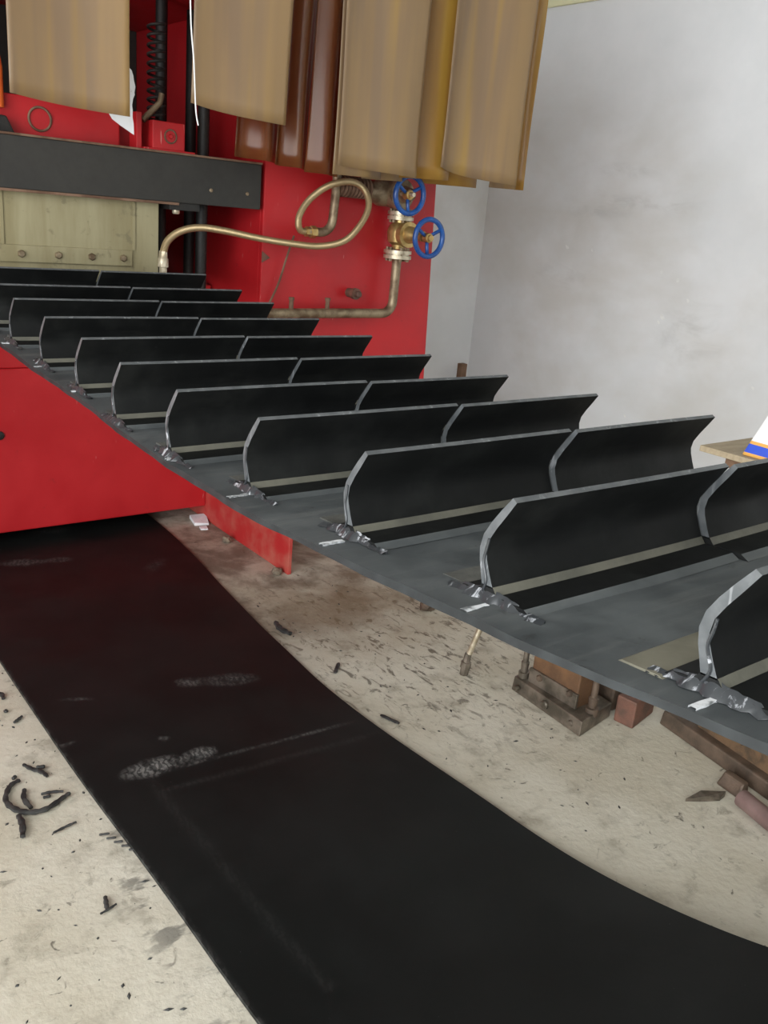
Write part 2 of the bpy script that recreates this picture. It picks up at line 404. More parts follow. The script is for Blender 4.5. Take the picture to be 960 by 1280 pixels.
def warp(y0):
    s = sl(y0); n = math.sqrt(1+s*s); cy, sy = 1/n, s/n; z0 = zb(y0)
    return lambda x, y, z: (x, y0+y*cy-z*sy, z0+y*sy+z*cy)
FRONT = [(-.0105, .020), (-.002, .040), (.005, .060), (.007, .072), (.003, .090), (-.010, .110), (-.027, .132), (-.044, .155)]
BACK = [(-.036, .160), (-.017, .139), (.001, .117), (.015, .096), (.021, .075), (.0195, .055), (.015, .036), (.0115, .020)]
FOOT = [(-.088, 0.), (-.073, .009), (-.019, .011), (-.0105, .022), (.0115, .022), (.022, .011), (.050, .010), (.062, 0.)]
def prism_x(bm, prof, W, xs, wob, cap=1, edge_mi=None):
    rows = [[bm.verts.new(W(x, y+wob(x), z)) for y, z in prof] for x in xs]
    n = len(prof)
    for A, Q in zip(rows, rows[1:]):
        for k in range(n):
            f = bm.faces.new((A[k], A[(k+1) % n], Q[(k+1) % n], Q[k]))
            if edge_mi and k in edge_mi: f.material_index = edge_mi[k]
    for R in (rows[0], rows[-1]):
        f = bm.faces.new(R); f.material_index = cap
CLEATS = [(3.805, .886), (3.468, .884), (3.200, .884), (2.867, .882), (2.515, .870), (2.153, .838), (1.811, .832), (1.499, .859), (1.164, .870), (.815, .868), (.455, .872), (.105, .870)]
for ci, (y0, xa) in enumerate(CLEATS):
    W = warp(y0)
    xm = xa+.517; xb = xa+1.0
    ph = rnd.uniform(0, 6)
    for hi, (p, q) in enumerate(((xa, xm-.0025), (xm+.0025, xb))):
        wob = lambda x, ph=ph, hi=hi: .004*math.sin((x-xa)*5+ph)+(-.011 if hi else .002)
        xs = [p+(q-p)*k/10 for k in range(11)]
        b = B(); prism_x(b, FRONT+BACK, W, xs, wob, 1, {len(FRONT)-1: 1})
        cl = mk('cleat', b, ['cleat', 'cut'], belt_root, smooth=math.radians(35))
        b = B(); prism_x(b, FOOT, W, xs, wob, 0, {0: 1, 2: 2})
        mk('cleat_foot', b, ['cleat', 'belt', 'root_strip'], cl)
        if hi == 0:
            # ragged glue squeezed out around the cut end
            b = B(); rr = random.Random(ci*13+1)
            N = 26; inn, out_, mid = [], [], []
            for k in range(N+1):
                y = -.108+.19*k/N
                near = max(0, 1-abs(y+.0)/.05)
                w = .002+.010*rr.random()**1.6+.005*near
                h = (.0085 if abs(y) < .06 else .003)+.006*near+.002*rr.random()
                inn.append(b.verts.new(W(p+.004, y, h*1.15+.001)))
                mid.append(b.verts.new(W(p-w*.45, y+rr.uniform(-.003, .003), h*rr.uniform(.5, .95))))
                out_.append(b.verts.new(W(p-w-(.005 if rr.random() < .2 else 0), y+rr.uniform(-.004, .004), .0005)))
            for k in range(N):
                b.faces.new((inn[k], inn[k+1], mid[k+1], mid[k])); b.faces.new((mid[k], mid[k+1], out_[k+1], out_[k]))
            lo = [b.verts.new(W(p+.004, -.108+.19*k/N, -.003)) for k in range(N+1)]
            for k in range(N):
                b.faces.new((lo[k], lo[k+1], inn[k+1], inn[k])); b.faces.new((lo[k+1], lo[k], out_[k], out_[k+1]))
            tag(mk('glue_smear', b, 'glue', cl, smooth=math.radians(60)), 'whitish ragged glue smear')
            # bead of glue running up the end face
            pr = [(.012, .012), (.004, .03), (.012, .055), (.010, .075), (.006, .092)]
            tube('glue_bead', catmull([W(p-.001, y+rr.uniform(-.002, .002), z) for y, z in pr], 4), .0022, 'glue', cl, 6)
    # buffed strip on the far side of the foot, and a chalk tick on the belt's edge
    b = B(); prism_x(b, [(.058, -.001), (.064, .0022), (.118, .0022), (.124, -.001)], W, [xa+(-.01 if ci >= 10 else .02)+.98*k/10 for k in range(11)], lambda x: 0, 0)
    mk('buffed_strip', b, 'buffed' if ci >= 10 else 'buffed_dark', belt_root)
    if ci not in (0, 1):
        b = B(); xe = ex(y0)+.004; wdt = .045 if ci < 10 else .055; dy = rnd.uniform(-.02, 0.0)
        n = 6; A = [b.verts.new(W(xe+wdt*k/n, dy-.006+rnd.uniform(-.002, .002), .0022)) for k in range(n+1)]
        Q = [b.verts.new(W(xe+wdt*k/n, dy+.004+rnd.uniform(-.002, .002), .0022)) for k in range(n+1)]
        A2 = [b.verts.new((v.co.x, v.co.y, v.co.z-.003)) for v in A]; Q2 = [b.verts.new((v.co.x, v.co.y, v.co.z-.003)) for v in Q]
        for k in range(n):
            b.faces.new((A[k], A[k+1], Q[k+1], Q[k])); b.faces.new((A2[k], A2[k+1], A[k+1], A[k])); b.faces.new((Q2[k], Q[k], Q[k+1], Q2[k+1]))
        mk('chalk_mark', b, 'chalk', belt_root)

# ------------------------------------------------------------------ flat belt on the floor
def floor_edges(y):
    L = np.interp(y, [-1, 1.3, 1.9, 2.4, 3.3, 5.4], [.86, .842, .836, .815, .812, .86])
    R = np.interp(y, [-1, .6, 1.15, 1.7, 2.4, 3.3, 4.1, 4.8, 5.4], [1.93, 1.93, 1.915, 1.875, 1.815, 1.885, 1.99, 2.02, 2.03])
    return L, R
ys = np.arange(-.6, 5.3, .009); us = np.linspace(0, 1, 125)
L, R = floor_edges(ys)
ker = np.ones(61)/61
L = np.convolve(np.pad(L, 30, 'edge'), ker, 'valid'); R = np.convolve(np.pad(R, 30, 'edge'), ker, 'valid')
X = L[:, None]+(R-L)[:, None]*us[None]; Y = np.repeat(ys[:, None], len(us), 1)
lift = np.where(ys < 1.55, .20*((1.55-ys)/.9)**2*.9, 0)
Z = .014+np.repeat(lift[:, None], len(us), 1)*(.55+.45*us[None])+.006*np.sin(X*7+Y*2.3)**2*np.sin(Y*3.1)**2*us[None]
def ell(cx, cy, dx, dy, hl, hw):
    n = math.hypot(dx, dy); dx /= n; dy /= n
    a = ((X-cx)*dx+(Y-cy)*dy)/hl; c = (-(X-cx)*dy+(Y-cy)*dx)/hw
    return np.clip(1.25-np.sqrt(a*a+c*c)*1.1, 0, 1)**.7*(np.sqrt(a*a+c*c) < 1.13)
dust = np.zeros_like(X)
def shoe(x0, y0, x1, y1, amp):
    global dust
    dx, dy = x1-x0, y1-y0
    a = ell(x0+dx*.32, y0+dy*.32, dx, dy, .105, .047); h = ell(x0+dx*.82, y0+dy*.82, dx, dy, .060, .036); m = ell(x0+dx*.58, y0+dy*.58, dx, dy, .07, .022)
    dust = np.maximum(dust, amp*np.maximum(np.maximum(a, h), m*.6))
shoe(.935, 2.36, 1.255, 2.345, .95); shoe(1.62, 2.70, 1.33, 2.82, .42); shoe(1.08, 4.27, 1.40, 4.19, .40); shoe(1.76, 3.96, 1.70, 3.9, .15)
dust = np.maximum(dust, .40*ell(.965, 2.885, 1, -.5, .06, .012)); dust = np.maximum(dust, .5*ell(1.135, 2.49, 1, -.6, .022, .012))
dust = np.maximum(dust, .35*ell(.84, 2.62, 1, 0, .03, .008)); dust = np.maximum(dust, .18*ell(1.45, 4.62, 1, 0, .12, .05))
dust = np.maximum(dust, .30*ell(1.75, 3.95, 1, 0, .035, .03))
sy = 2.33-.075*(X-.938)/.8
dust = np.maximum(dust, np.exp(-((Y-sy)/.006)**2)*np.clip((X-.92)*14, 0, 1)*np.clip((1.78-X)*12, 0, 1)*(.26+.22*np.sin(X*9)**2))
dust = np.maximum(dust, np.exp(-((X-1.0-.03*(2.3-Y))/.02)**2)*.045*(Y < 2.3)*(Y > 1.3))
dust = np.maximum(dust, np.exp(-((Y-sy+.10)/.012)**2)*.07*(X > 1.0))
dust = np.maximum(dust, np.clip(1-(X-L[:, None])/.012, 0, 1)*.22)
nr, nc = X.shape
V = np.stack([X, Y, Z], -1).reshape(-1, 3)
Vb = V.copy(); Vb[:, 2] -= .012
idx = np.arange(nr*nc).reshape(nr, nc)
Fq = np.stack([idx[:-1, :-1], idx[:-1, 1:], idx[1:, 1:], idx[1:, :-1]], -1).reshape(-1, 4)
off = nr*nc
def rim(a): return [(int(a[k]), int(a[k]+off), int(a[k+1]+off), int(a[k+1])) for k in range(len(a)-1)]
sides = rim(idx[:, 0]) + rim(idx[::-1, -1]) + rim(idx[0, ::-1]) + rim(idx[-1, :])
me = bpy.data.meshes.new('flat_rubber_belt')
base = Vector((1.37, 2.3, 0))
verts = np.concatenate([V, Vb]); verts = verts-np.array(base)
me.from_pydata(verts.tolist(), [], Fq.tolist()+sides)
at = me.attributes.new('dust', 'FLOAT', 'POINT'); at.data.foreach_set('value', np.concatenate([dust.reshape(-1), dust.reshape(-1)*0+.15]).astype(np.float32))
me.materials.append(MAT['floor_belt']); me.shade_smooth(); me.set_sharp_from_angle(angle=math.radians(40))
fb = bpy.data.objects.new('flat_rubber_belt', me); C.objects.link(fb); fb.location = base
tag(fb, 'smooth black rubber belt lying on the floor with dusty shoe prints', 'rubber belt')

# ------------------------------------------------------------------ vulcanizing press
press = thing('vulcanizing_press', 'large red vulcanizing press with dark grey beam over the belt', 'press', (1.37, 4.8, 0))
PY = 4.0; XI, XO = 2.315, 3.42
# right side frame: front panel, inner wall, outer wall
b = B()
add_hull8(b, [(XI, PY, 0), (XO+.08, PY, 0), (XO+.08, PY+.03, 0), (XI, PY+.03, 0), (XI, PY, 2.9), (XO-.06, PY, 2.9), (XO-.06, PY+.03, 2.9), (XI, PY+.03, 2.9)], .006)
fp = tag(mk('front_panel', b, 'red', press), 'bright red front panel of the side frame')
box('inner_wall', XI, XI+.03, PY+.03, 5.6, 0, 2.9, 'red', press)
box('outer_wall', XO-.10, XO-.07, PY+.03, 5.6, 0, 2.9, 'red', press)
box('left_side_frame', -.45, .40, PY, 5.6, 0, 2.9, 'red', press)
box('added_dark_back', .40, XI, 5.55, 5.6, 1.45, 2.9, 'dark_steel', press)  # added back plate, kept dark so the press interior stays dim
box('shading_crown', .405, XI-.005, PY+.02, 5.54, 2.68, 3.2, 'red', press)  # unseen top beam, set low and forward to shade the interior
# gusset foot in front of the frame
b = B(); add_hull8(b, [(XI-.018, 3.57, 0), (XI+.004, 3.57, 0), (XI+.004, 4.9, 0), (XI-.018, 4.9, 0), (XI-.018, 3.57, .55), (XI+.004, 3.57, .55), (XI+.004, 4.9, .75), (XI-.018, 4.9, .75)], .004)
tag(mk('gusset_foot', b, 'red_dusty', press), 'dusty red gusset plate standing on the floor')
# base crossbeam and lower platen
BY = 4.5
base_beam = box('base_beam', .40, XI-.018, BY, 5.5, .085, .93, 'red', press, .008)
box('lower_platen', .42, XI-.01, BY+.012, 5.45, .93, 1.352, 'red', press, .006)
lathe('base_bolt', (1.165, BY, .60), (0, -1, 0), bolt_prof(.022, .012), 'black_iron', base_beam, 12)
# upper platen beam
beam = box('upper_beam', .40, XI-.03, PY-.02, PY+.28, 1.768, 1.972, 'dark_steel', press, .004)
box('rust_lip', .40, XI-.03, PY-.028, PY+.10, 1.972, 1.981, 'rust_edge', beam, .002)
box('lower_lip', .40, 1.86, PY-.026, PY+.02, 1.757, 1.768, 'rust_edge', beam, .002)
for x in (2.02, 2.21):
    lathe('rivet', (x, PY-.02, 1.835), (0, -1, 0), bolt_prof(.009, .006), 'old_steel', beam, 8)
br = box('stop_block', 1.82, 1.97, PY-.01, PY+.10, 1.735, 1.768, 'black_iron', beam, .003)
lathe('stop_bolt', (1.87, PY+.03, 1.735), (0, 0, -1), bolt_prof(.018, .018), 'flange', br, 10)
# cream insulation plate with bolted strip
cp = box('insulation_plate', .42, 1.785, PY+.03, PY+.09, 1.40, 1.762, 'cream', press, .003)
box('clamp_strip', .42, 1.655, PY+.018, PY+.03, 1.475, 1.545, 'cream', cp, .003)
for x in (1.165, 1.32, 1.466, 1.61):
    lathe('bolt', (x, PY+.018, 1.51), (0, -1, 0), bolt_prof(.016, .014), 'old_steel', cp, 6)
for x in (1.09, 1.66):
    box('vertical_seam', x, x+.012, PY+.024, PY+.03, 1.545, 1.757, 'cream', cp, .001)
# platen block behind the plate, dark posts in the gap
box('heating_platen', .42, 1.76, PY+.09, 5.4, 1.42, 1.75, 'black_iron', press)
for i, (x, y, m) in enumerate(((2.075, 4.18, 'black_iron'), (1.98, 4.45, 'black_iron'), (2.22, 4.62, 'black_iron'))):
    lathe('guide_post', (x, y, 1.36), (0, 0, 1), [(0, .028), (1.5, .028)], m, press, 14)
# stuff on top of the beam
tb = box('cylinder_box', .40, 1.64, PY+.12, PY+.5, 1.975, 2.135, 'red', press, .006)
b = B(); add_tube(b, [(1.292+.046*math.cos(a), PY+.116, 2.052+.046*math.sin(a)) for a in [2*math.pi*k/24 for k in range(24)]], .005, 6, True)
mk('cover_ring', b, 'rust_edge', tb, smooth=True)
b = B(); add_hull8(b, [(.4, PY+.04, 1.979), (1.17, PY+.04, 1.979), (1.17, PY+.12, 1.979), (.4, PY+.12, 1.979), (.4, PY+.05, 2.07), (1.14, PY+.05, 2.045), (1.14, PY+.12, 2.045), (.4, PY+.12, 2.07)], .008)
mk('oily_bracket', b, 'black_iron', press)
bracket = box('spring_bracket', 1.745, 1.90, PY+.01, PY+.14, 1.977, 2.105, 'red', press, .005)
box('bracket_base', 1.70, 1.945, PY-.005, PY+.18, 1.972, 1.99, 'red', bracket, .003)
b = B(); add_tube(b, [(1.83+.028*math.cos(a), PY+.008, 2.045+.028*math.sin(a)) for a in [2*math.pi*k/16 for k in range(16)]], .004, 6, True)
mk('bracket_bolt_ring', b, 'rust_edge', bracket, smooth=True)
lathe('bracket_bolt', (1.83, PY+.012, 2.045), (0, -1, 0), bolt_prof(.011, .012), 'red', bracket, 6)
box('bracket_arm', 1.675, 1.70, PY+.02, PY+.10, 1.98, 2.13, 'red', bracket, .004)
hel = [(1.80+.036*math.cos(a), PY+.10+.036*math.sin(a), 2.105+.40*a/(2*math.pi*11)) for a in np.linspace(0, 2*math.pi*11, 11*14)]
tube('spring', hel, .0065, 'black_iron', bracket, 6)
tube('linkage', [(1.72, PY+.06, 2.10), (1.80, PY+.06, 2.18), (1.81, PY+.06, 2.22)], .014, 'old_steel', bracket, 8)
box('red_strut', 1.58, 1.72, PY+.18, PY+.28, 1.98, 2.30, 'red', press)
lathe('warning_lamp', (1.115, PY+.10, 2.075), (0, 0, 1), [(0, .03), (.15, .03), (.20, .022), (.215, .0)], 'orange', press, 14)
# small panel fittings
plug = lathe('drain_plug', (2.86, PY, 1.385), (0, -1, 0), [(0, .024), (.05, .024), (.05, .03), (.075, .03), (.075, .017), (.10, .017), (.105, .012)], 'rusty_red', press, 12)
b = B(); v = [b.verts.new(q) for q in ((2.315, PY-.006, 1.575), (2.36, PY-.006, 1.545), (2.315, PY-.006, 1.52), (2.315, PY, 1.575), (2.36, PY, 1.545), (2.315, PY, 1.52))]
for f in ((0, 1, 2), (5, 4, 3), (0, 3, 4, 1), (1, 4, 5, 2), (2, 5, 3, 0)): b.faces.new([v[i] for i in f])
mk('lifting_tab', b, 'rusty_red', press)

# ------------------------------------------------------------------ steam pipework on the red panel
pipe = thing('steam_pipework', 'brass valve pipework with blue handwheels mounted on the red panel', 'pipework', (3.095, 3.9, 1.29))
QY = 3.9; PX = 3.093
lowp = [(2.30, QY, 1.283), (2.7, QY, 1.287), (3.02, QY, 1.288)]
arc = [(3.02+.07*math.sin(a), QY, 1.358-.07*math.cos(a)) for a in [math.pi/2*k/6 for k in range(1, 7)]]
tube('supply_pipe', lowp+arc+[(PX, QY, 1.58)], .0255, 'old_steel', pipe, 14)
for x in (2.44, 2.66):
    lathe('pipe_stub', (x, QY, 1.295), (0, 0, 1), [(0, .012), (.055, .012), (.056, .015), (.07, .015)], 'rust_edge', pipe, 8)
def flange(z, mat, r=.075):
    o = lathe('flange', (PX, QY, z), (0, 0, 1), [(-.022, r), (-.004, r), (-.003, r*.86), (.003, r*.86), (.004, r), (.022, r)], mat, pipe, 28)
    for k in range(6):
        a = math.pi/3*k+.2
        lathe('flange_bolt', (PX+math.cos(a)*r*.74, QY+math.sin(a)*r*.74, z-.036), (0, 0, 1), [(0, .010), (.072, .010)], 'old_steel', o, 6)
flange(1.602, 'flange'); flange(1.800, 'flange', .070)
def handwheel(c, mat, R_, parent):
    c = Vector(c); b = B()
    ring = [c+Vector((math.cos(a)*R_, 0, math.sin(a)*R_)) for a in [2*math.pi*k/32 for k in range(32)]]
    add_tube(b, ring, .0135, 10, True)
    for k in range(3):
        a = math.pi/2+2*math.pi*k/3+math.pi
        add_tube(b, [c+Vector((math.cos(a)*.02, .012, math.sin(a)*.02)), c+Vector((math.cos(a)*R_*.5, .010, math.sin(a)*R_*.5)), c+Vector((math.cos(a)*R_, 0, math.sin(a)*R_))], .0095, 8)
    w = mk('handwheel', b, mat, parent, smooth=True)
    lathe('handwheel_hub', c+Vector((0, .03, 0)), (0, -1, 0), [(0, .024), (.035, .024), (.038, .016), (.05, .016), (.052, .008)], 'brass', parent, 12)
# lower gate valve
b = B()
add_lathe(b, (PX, QY, 1.63), (0, 0, 1), [(0, .034), (.02, .036), (.035, .058), (.085, .066), (.12, .055), (.135, .036), (.165, .034)], 22)
add_lathe(b, (PX, QY-.04, 1.708), (0, -1, 0), [(0, .058), (.025, .058), (.026, .066), (.048, .066), (.050, .045), (.08, .040), (.10, .022), (.14, .020), (.145, .028), (.165, .026)], 20)
v2 = mk('gate_valve', b, 'brass', pipe, smooth=math.radians(40))
lathe('valve_stem', (PX, QY-.15, 1.706), (0, -1, 0), [(0, .010), (.11, .010)], 'flange', v2, 10)
handwheel((PX+.003, 3.655, 1.704), 'blue', .092, v2)
# upper gate valve, turned towards the left run
VX = 2.975; VZ = 1.905
b = B()
add_lathe(b, (VX+.11, QY, VZ), (-1, 0, 0), [(0, .05), (.03, .055), (.06, .066), (.15, .066), (.19, .05), (.22, .036)], 22)
add_lathe(b, (VX+.04, QY-.03, VZ), (0, -1, 0), [(0, .075), (.07, .075), (.08, .045), (.14, .03)], 18)
v1 = mk('gate_valve', b, 'old_steel', pipe, smooth=math.radians(40))
lathe('valve_stem', (VX+.0, QY-.14, VZ), (0, -1, 0), [(0, .011), (.10, .011)], 'flange', v1, 10)
handwheel((VX+.005, 3.70, 1.903), 'blue', .090, v1)
tube('elbow', catmull([(PX, QY, 1.815), (PX, QY, 1.86), (PX-.005, QY, VZ-.01), (PX-.04, QY, VZ)], 5), .032, 'old_steel', pipe, 14)
prof = []
for k in range(9): prof += [(.022*k, .034), (.022*k+.006, .052), (.022*k+.015, .052), (.022*k+.021, .034)]
lathe('ribbed_coupling', (2.865, QY, 1.915), (-1, 0, 0), prof, 'rust_edge', pipe, 18)
# return pipe elbow feeding the hose
rp = [(2.655, QY-.02, 2.4), (2.655, QY-.02, 1.98), (2.652, QY-.02, 1.86), (2.645, QY-.02, 1.76)]
rp += [(2.575+.068*math.cos(a), QY-.02, 1.752-.065*math.sin(a)) for a in [math.pi/2*k/6 for k in range(1, 7)]] + [(2.50, QY-.02, 1.686)]
tube('return_pipe', rp, .0225, 'old_steel', pipe, 14)
lathe('union_nut', (2.545, QY-.02, 1.686), (-1, 0, 0), [(0, .03), (.03, .03), (.032, .024), (.06, .024)], 'brass', pipe, 6)
tube('trace_wire', catmull([(2.46, QY+.04, 1.66), (2.435, QY+.06, 1.55), (2.40, QY+.07, 1.42), (2.345, QY+.07, 1.31)], 5), .006, 'rust_edge', pipe, 6)

# braided hose: loops from the elbow over to the platen
hose = thing('braided_steam_hose', 'braided brass-coloured steam hose looping across the red panel', 'hose', (2.3, 3.88, 1.5))
HP = [(2.49, 3.88, 1.686), (2.452, 3.87, 1.69), (2.425, 3.85, 1.72), (2.42, 3.83, 1.77), (2.46, 3.81, 1.84), (2.55, 3.80, 1.905), (2.66, 3.80, 1.935), (2.74, 3.80, 1.925), (2.79, 3.80, 1.88), (2.80, 3.80, 1.815), (2.76, 3.81, 1.73), (2.68, 3.82, 1.655), (2.55, 3.84, 1.622), (2.40, 3.85, 1.625), (2.22, 3.87, 1.640), (2.05, 3.89, 1.662), (1.93, 3.91, 1.668), (1.84, 3.92, 1.645), (1.785, 3.93, 1.60), (1.768, 3.94, 1.545)]
tube('braided_sleeve', catmull(HP, 8), .0165, 'braid', hose, 12, uv=70)
lathe('end_fitting', (1.768, 3.94, 1.555), (0, 0, -1), [(0, .019), (.03, .021), (.035, .025), (.07, .025), (.072, .018), (.20, .018)], 'flange', hose, 8)

# ------------------------------------------------------------------ strip curtain
def strip(name, xl, xr, zl, zr, y, amp, waves, mat, label, phase=0., topdx=0., bow=0., nx=22, nz=16, ztop=3.05, twist=0.):
    b = B(); rows = []
    for j in range(nz+1):
        v = j/nz
        row = []
        for i in range(nx+1):
            u = i/nx
            zb_ = zl+(zr-zl)*u+bow*(4*u*(1-u))
            z = zb_+(ztop-zb_)*v
            x = xl+(xr-xl)*u+topdx*v
            dy = amp*math.sin(waves*math.pi*u+phase)*(1-.45*v)+twist*(u-.5)*(1-v)+.006*math.sin(5*z+u*3)
            row.append(b.verts.new((x, y+dy, z)))
        rows.append(row)
    for A, Q in zip(rows, rows[1:]):
        for i in range(nx): b.faces.new((A[i], A[i+1], Q[i+1], Q[i]))
    o = mk(name, b, mat, None, smooth=True)
    sm = o.modifiers.new('thickness', 'SOLIDIFY'); sm.thickness = .004; sm.offset = 0
    tag(o, label, 'curtain strip', 'plastic strips of the press curtain')
    return o
SY = 3.55
strip('curtain_strip', 1.015, 1.447, 2.092, 2.067, SY, .035, 1.1, 'pvc', 'wide hazy tan plastic strip hanging in front of the torn white sheet', .3, 0, -.004)
strip('curtain_strip', 1.715, 2.130, 2.154, 2.120, SY, .03, 1.3, 'pvc', 'tan plastic strip hanging beside the thin white cord', 1.0, .02, -.008)
strip('curtain_strip', 2.02, 2.25, 1.985, 1.975, SY+.20, .03, 2.2, 'pvc_clear', 'clear brown plastic strip peeking out behind a tan strip', .5, .03)
strip('curtain_strip', 2.19, 2.365, 1.968, 1.962, SY+.15, .03, 2.4, 'pvc_clear', 'clear reddish brown plastic strip with glossy curled foot', 0, .03)
strip('curtain_strip', 2.315, 2.50, 1.950, 1.945, SY+.075, .034, 2.0, 'pvc_clear', 'clear brown plastic strip with a long bright glint', 2.2, .03)
strip('curtain_strip', 2.42, 2.69, 1.952, 1.955, SY+.01, .02, 1.8, 'pvc', 'tan plastic strip showing its foot below a broader one', 1.2, 0)
strip('curtain_strip', 2.66, 2.90, 1.952, 1.960, SY+.13, .02, 1.8, 'pvc', 'greyish tan plastic strip hanging in front of the upper valve', 0.2, 0)
strip('curtain_strip', 2.402, 2.835, 1.990, 1.972, SY-.055, .035, 1.7, 'pvc', 'broad tan plastic strip with two yellow glints, above the valves', .6, -.01)
strip('curtain_strip', 2.84, 3.10, 1.975, 1.985, SY+.03, .05, 1.2, 'pvc_gold', 'golden yellow plastic strip squeezed between two tan strips', 2.0, .02)
strip('curtain_strip', 3.02, 3.40, 1.965, 1.972, SY+.13, .03, 1.6, 'pvc_gold', 'amber plastic strip with only its lowest edge showing', 1.0, 0)
strip('curtain_strip', 2.975, 3.43, 2.040, 1.995, SY-.09, .055, 1.5, 'pvc', 'broad tan plastic strip with slanting foot and golden sheen', .4, .01, -.012)
strip('curtain_strip', 3.40, 3.56, 1.980, 1.982, SY+.02, .03, 1.4, 'pvc', 'narrow tan plastic strip beside the last one at the wall end', .2, 0)
strip('curtain_strip', 3.565, 3.625, 1.982, 1.984, SY+.0, .03, 1.0, 'pvc_gold', 'yellow edged plastic strip hanging last, in front of the grey wall', .2, 0)
rail = thing('curtain_rail', 'steel rail carrying the plastic strip curtain', 'rail', (2.2, SY, 3.0))
box('bar', .3, 3.7, SY-.13, SY+.26, 3.05, 3.10, 'black_iron', rail)
for x in (.5, 2.2): box('hanger', x, x+.05, SY, PY+.02, 3.10, 3.14, 'black_iron', rail)
cordo = tube('white_cord', catmull([(1.672, SY-.03, 3.05), (1.682, SY-.03, 2.50), (1.700, SY-.03, 2.30), (1.712, SY-.03, 2.13), (1.724, SY-.03, 2.07)], 8), .0028, 'cord', None, 6)
tag(cordo, 'thin white cord dangling between two tan plastic strips', 'cord')
# torn white sheet behind the first strip
b = B(); top = []
edge = [(1.40, 2.33), (1.50, 2.34), (1.552, 2.325), (1.575, 2.29), (1.600, 2.272), (1.61, 2.235), (1.612, 2.19), (1.606, 2.165), (1.604, 2.12), (1.608, 2.07), (1.610, 2.025), (1.55, 2.055), (1.515, 2.075), (1.49, 2.11), (1.40, 2.11)]
e2 = []
for k, (x, z) in enumerate(edge):
    e2.append((x, z))
    if 1 < k < 9:
        xn, zn = edge[k+1]; e2.append(((x+xn)/2+rnd.uniform(-.006, .006), (z+zn)/2+rnd.uniform(-.005, .005)))
f = [b.verts.new((x, 3.885+.03*(x-1.5), z)) for x, z in e2]; g = [b.verts.new((x, 3.888+.03*(x-1.5), z)) for x, z in e2]
b.faces.new(f); b.faces.new(g[::-1])
for k in range(len(f)): b.faces.new((f[k], f[(k+1) % len(f)], g[(k+1) % len(f)], g[k]))
o = mk('torn_sheet', b, 'paper'); tag(o, 'torn white sheet with ragged edge above the dark beam', 'sheet')

# ------------------------------------------------------------------ iron fixtures on the floor under the belt
j = thing('clamp_fixture', 'greasy steel clamp fixture with copper-brown upright plate on the concrete', 'fixture', (2.6, 1.95, 0))
b = B(); add_hull8(b, [(2.475, 1.762, 0), (2.70, 1.80, 0), (2.73, 2.18, 0), (2.502, 2.150, 0), (2.480, 1.765, .062), (2.70, 1.80, .062), (2.73, 2.18, .062), (2.506, 2.146, .062)], .004)
mk('base_plate', b, 'greasy_steel', j)
pl = box('upright_plate', 2.535, 2.66, 1.845, 2.085, .055, .34, 'copper_rust', j, .006)
box('plate_lip', 2.525, 2.537, 1.84, 2.09, .062, .125, 'greasy_steel', pl, .003)
for y, z in ((1.875, .115), (2.03, .105)): lathe('bolt', (2.53, y, z), (-1, 0, 0), bolt_prof(.014, .018), 'brown_iron', pl, 6)
for (x, y, z, r) in ((2.50, 1.815, .03, .013), (2.503, 1.955, .035, .018), (2.505, 2.11, .03, .012)): lathe('base_bolt', (x-.012, y, z), (-1, 0, 0), bolt_prof(r, .016), 'greasy_steel', j, 8)
lathe('clamp_rod', (2.575, 1.80, .05), (0, 0, 1), [(0, .026), (.03, .026), (.031, .015), (.07, .02), (.075, .013), (.30, .013)], 'brown_iron', j, 12)
lathe('clamp_rod', (2.535, 2.125, .05), (0, 0, 1), [(0, .022), (.035, .022), (.036, .014), (.08, .017), (.085, .012), (.26, .012)], 'greasy_steel', j, 12)
j2 = thing('pump_block', 'small dark steel block with upright rod beside the clamp fixture', 'machine block', (2.75, 1.80, 0))
b = B(); add_hull8(b, [(2.63, 1.735, 0), (2.74, 1.735, 0), (2.76, 1.865, 0), (2.735, 1.79, 0), (2.63, 1.735, .10), (2.74, 1.735, .10), (2.76, 1.865, .10), (2.735, 1.79, .10)], .0)
b.free(); b = B(); add_box(b, 2.735, 2.84, 1.82, 1.93, 0, .11, .012); mk('body', b, 'brown_iron', j2)
lathe('cap', (2.775, 1.87, .11), (0, 0, 1), [(0, .035), (.012, .035), (.014, .03)], 'greasy_steel', j2, 16)
lathe('rod', (2.82, 1.90, .11), (0, 0, 1), [(0, .022), (.03, .022), (.031, .014), (.22, .014)], 'brown_iron', j2, 10)
b = B(); add_hull8(b, [(2.703, 1.692, 0), (2.885, 1.728, 0), (2.872, 1.80, 0), (2.69, 1.775, 0), (2.703, 1.692, .115), (2.885, 1.728, .115), (2.872, 1.80, .115), (2.69, 1.775, .115)], .008)
rb_ = mk('rusty_block', b, 'rusty_red'); tag(rb_, 'reddish rusty iron block on the concrete', 'iron block')
j3 = thing('angle_iron_rail', 'long brown iron rail with rusty bolted plate, lying under the belt', 'rail', (2.85, 1.1, 0))
b = B(); add_hull8(b, [(2.605, .25, 0), (2.90, .25, 0), (3.03, 1.665, 0), (2.838, 1.665, 0), (2.613, .25, .06), (2.90, .25, .06), (3.03, 1.665, .06), (2.844, 1.660, .06)], .008)
mk('rail_body', b, 'brown_iron', j3)
b = B(); add_hull8(b, [(2.745, .80, .055), (2.83, .80, .055), (2.95, 1.52, .055), (2.862, 1.52, .055), (2.755, .80, .24), (2.83, .80, .24), (2.95, 1.52, .24), (2.872, 1.52, .24)], .006)
pl = mk('rusty_plate', b, 'plate_rust', j3)
for k in range(5):
    y = 1.45-.13*k; lathe('bolt', (2.751+.1625*(y-.8)+.004, y, .12), (-1, 0, .12), bolt_prof(.018, .02), 'brown_iron', pl, 6)
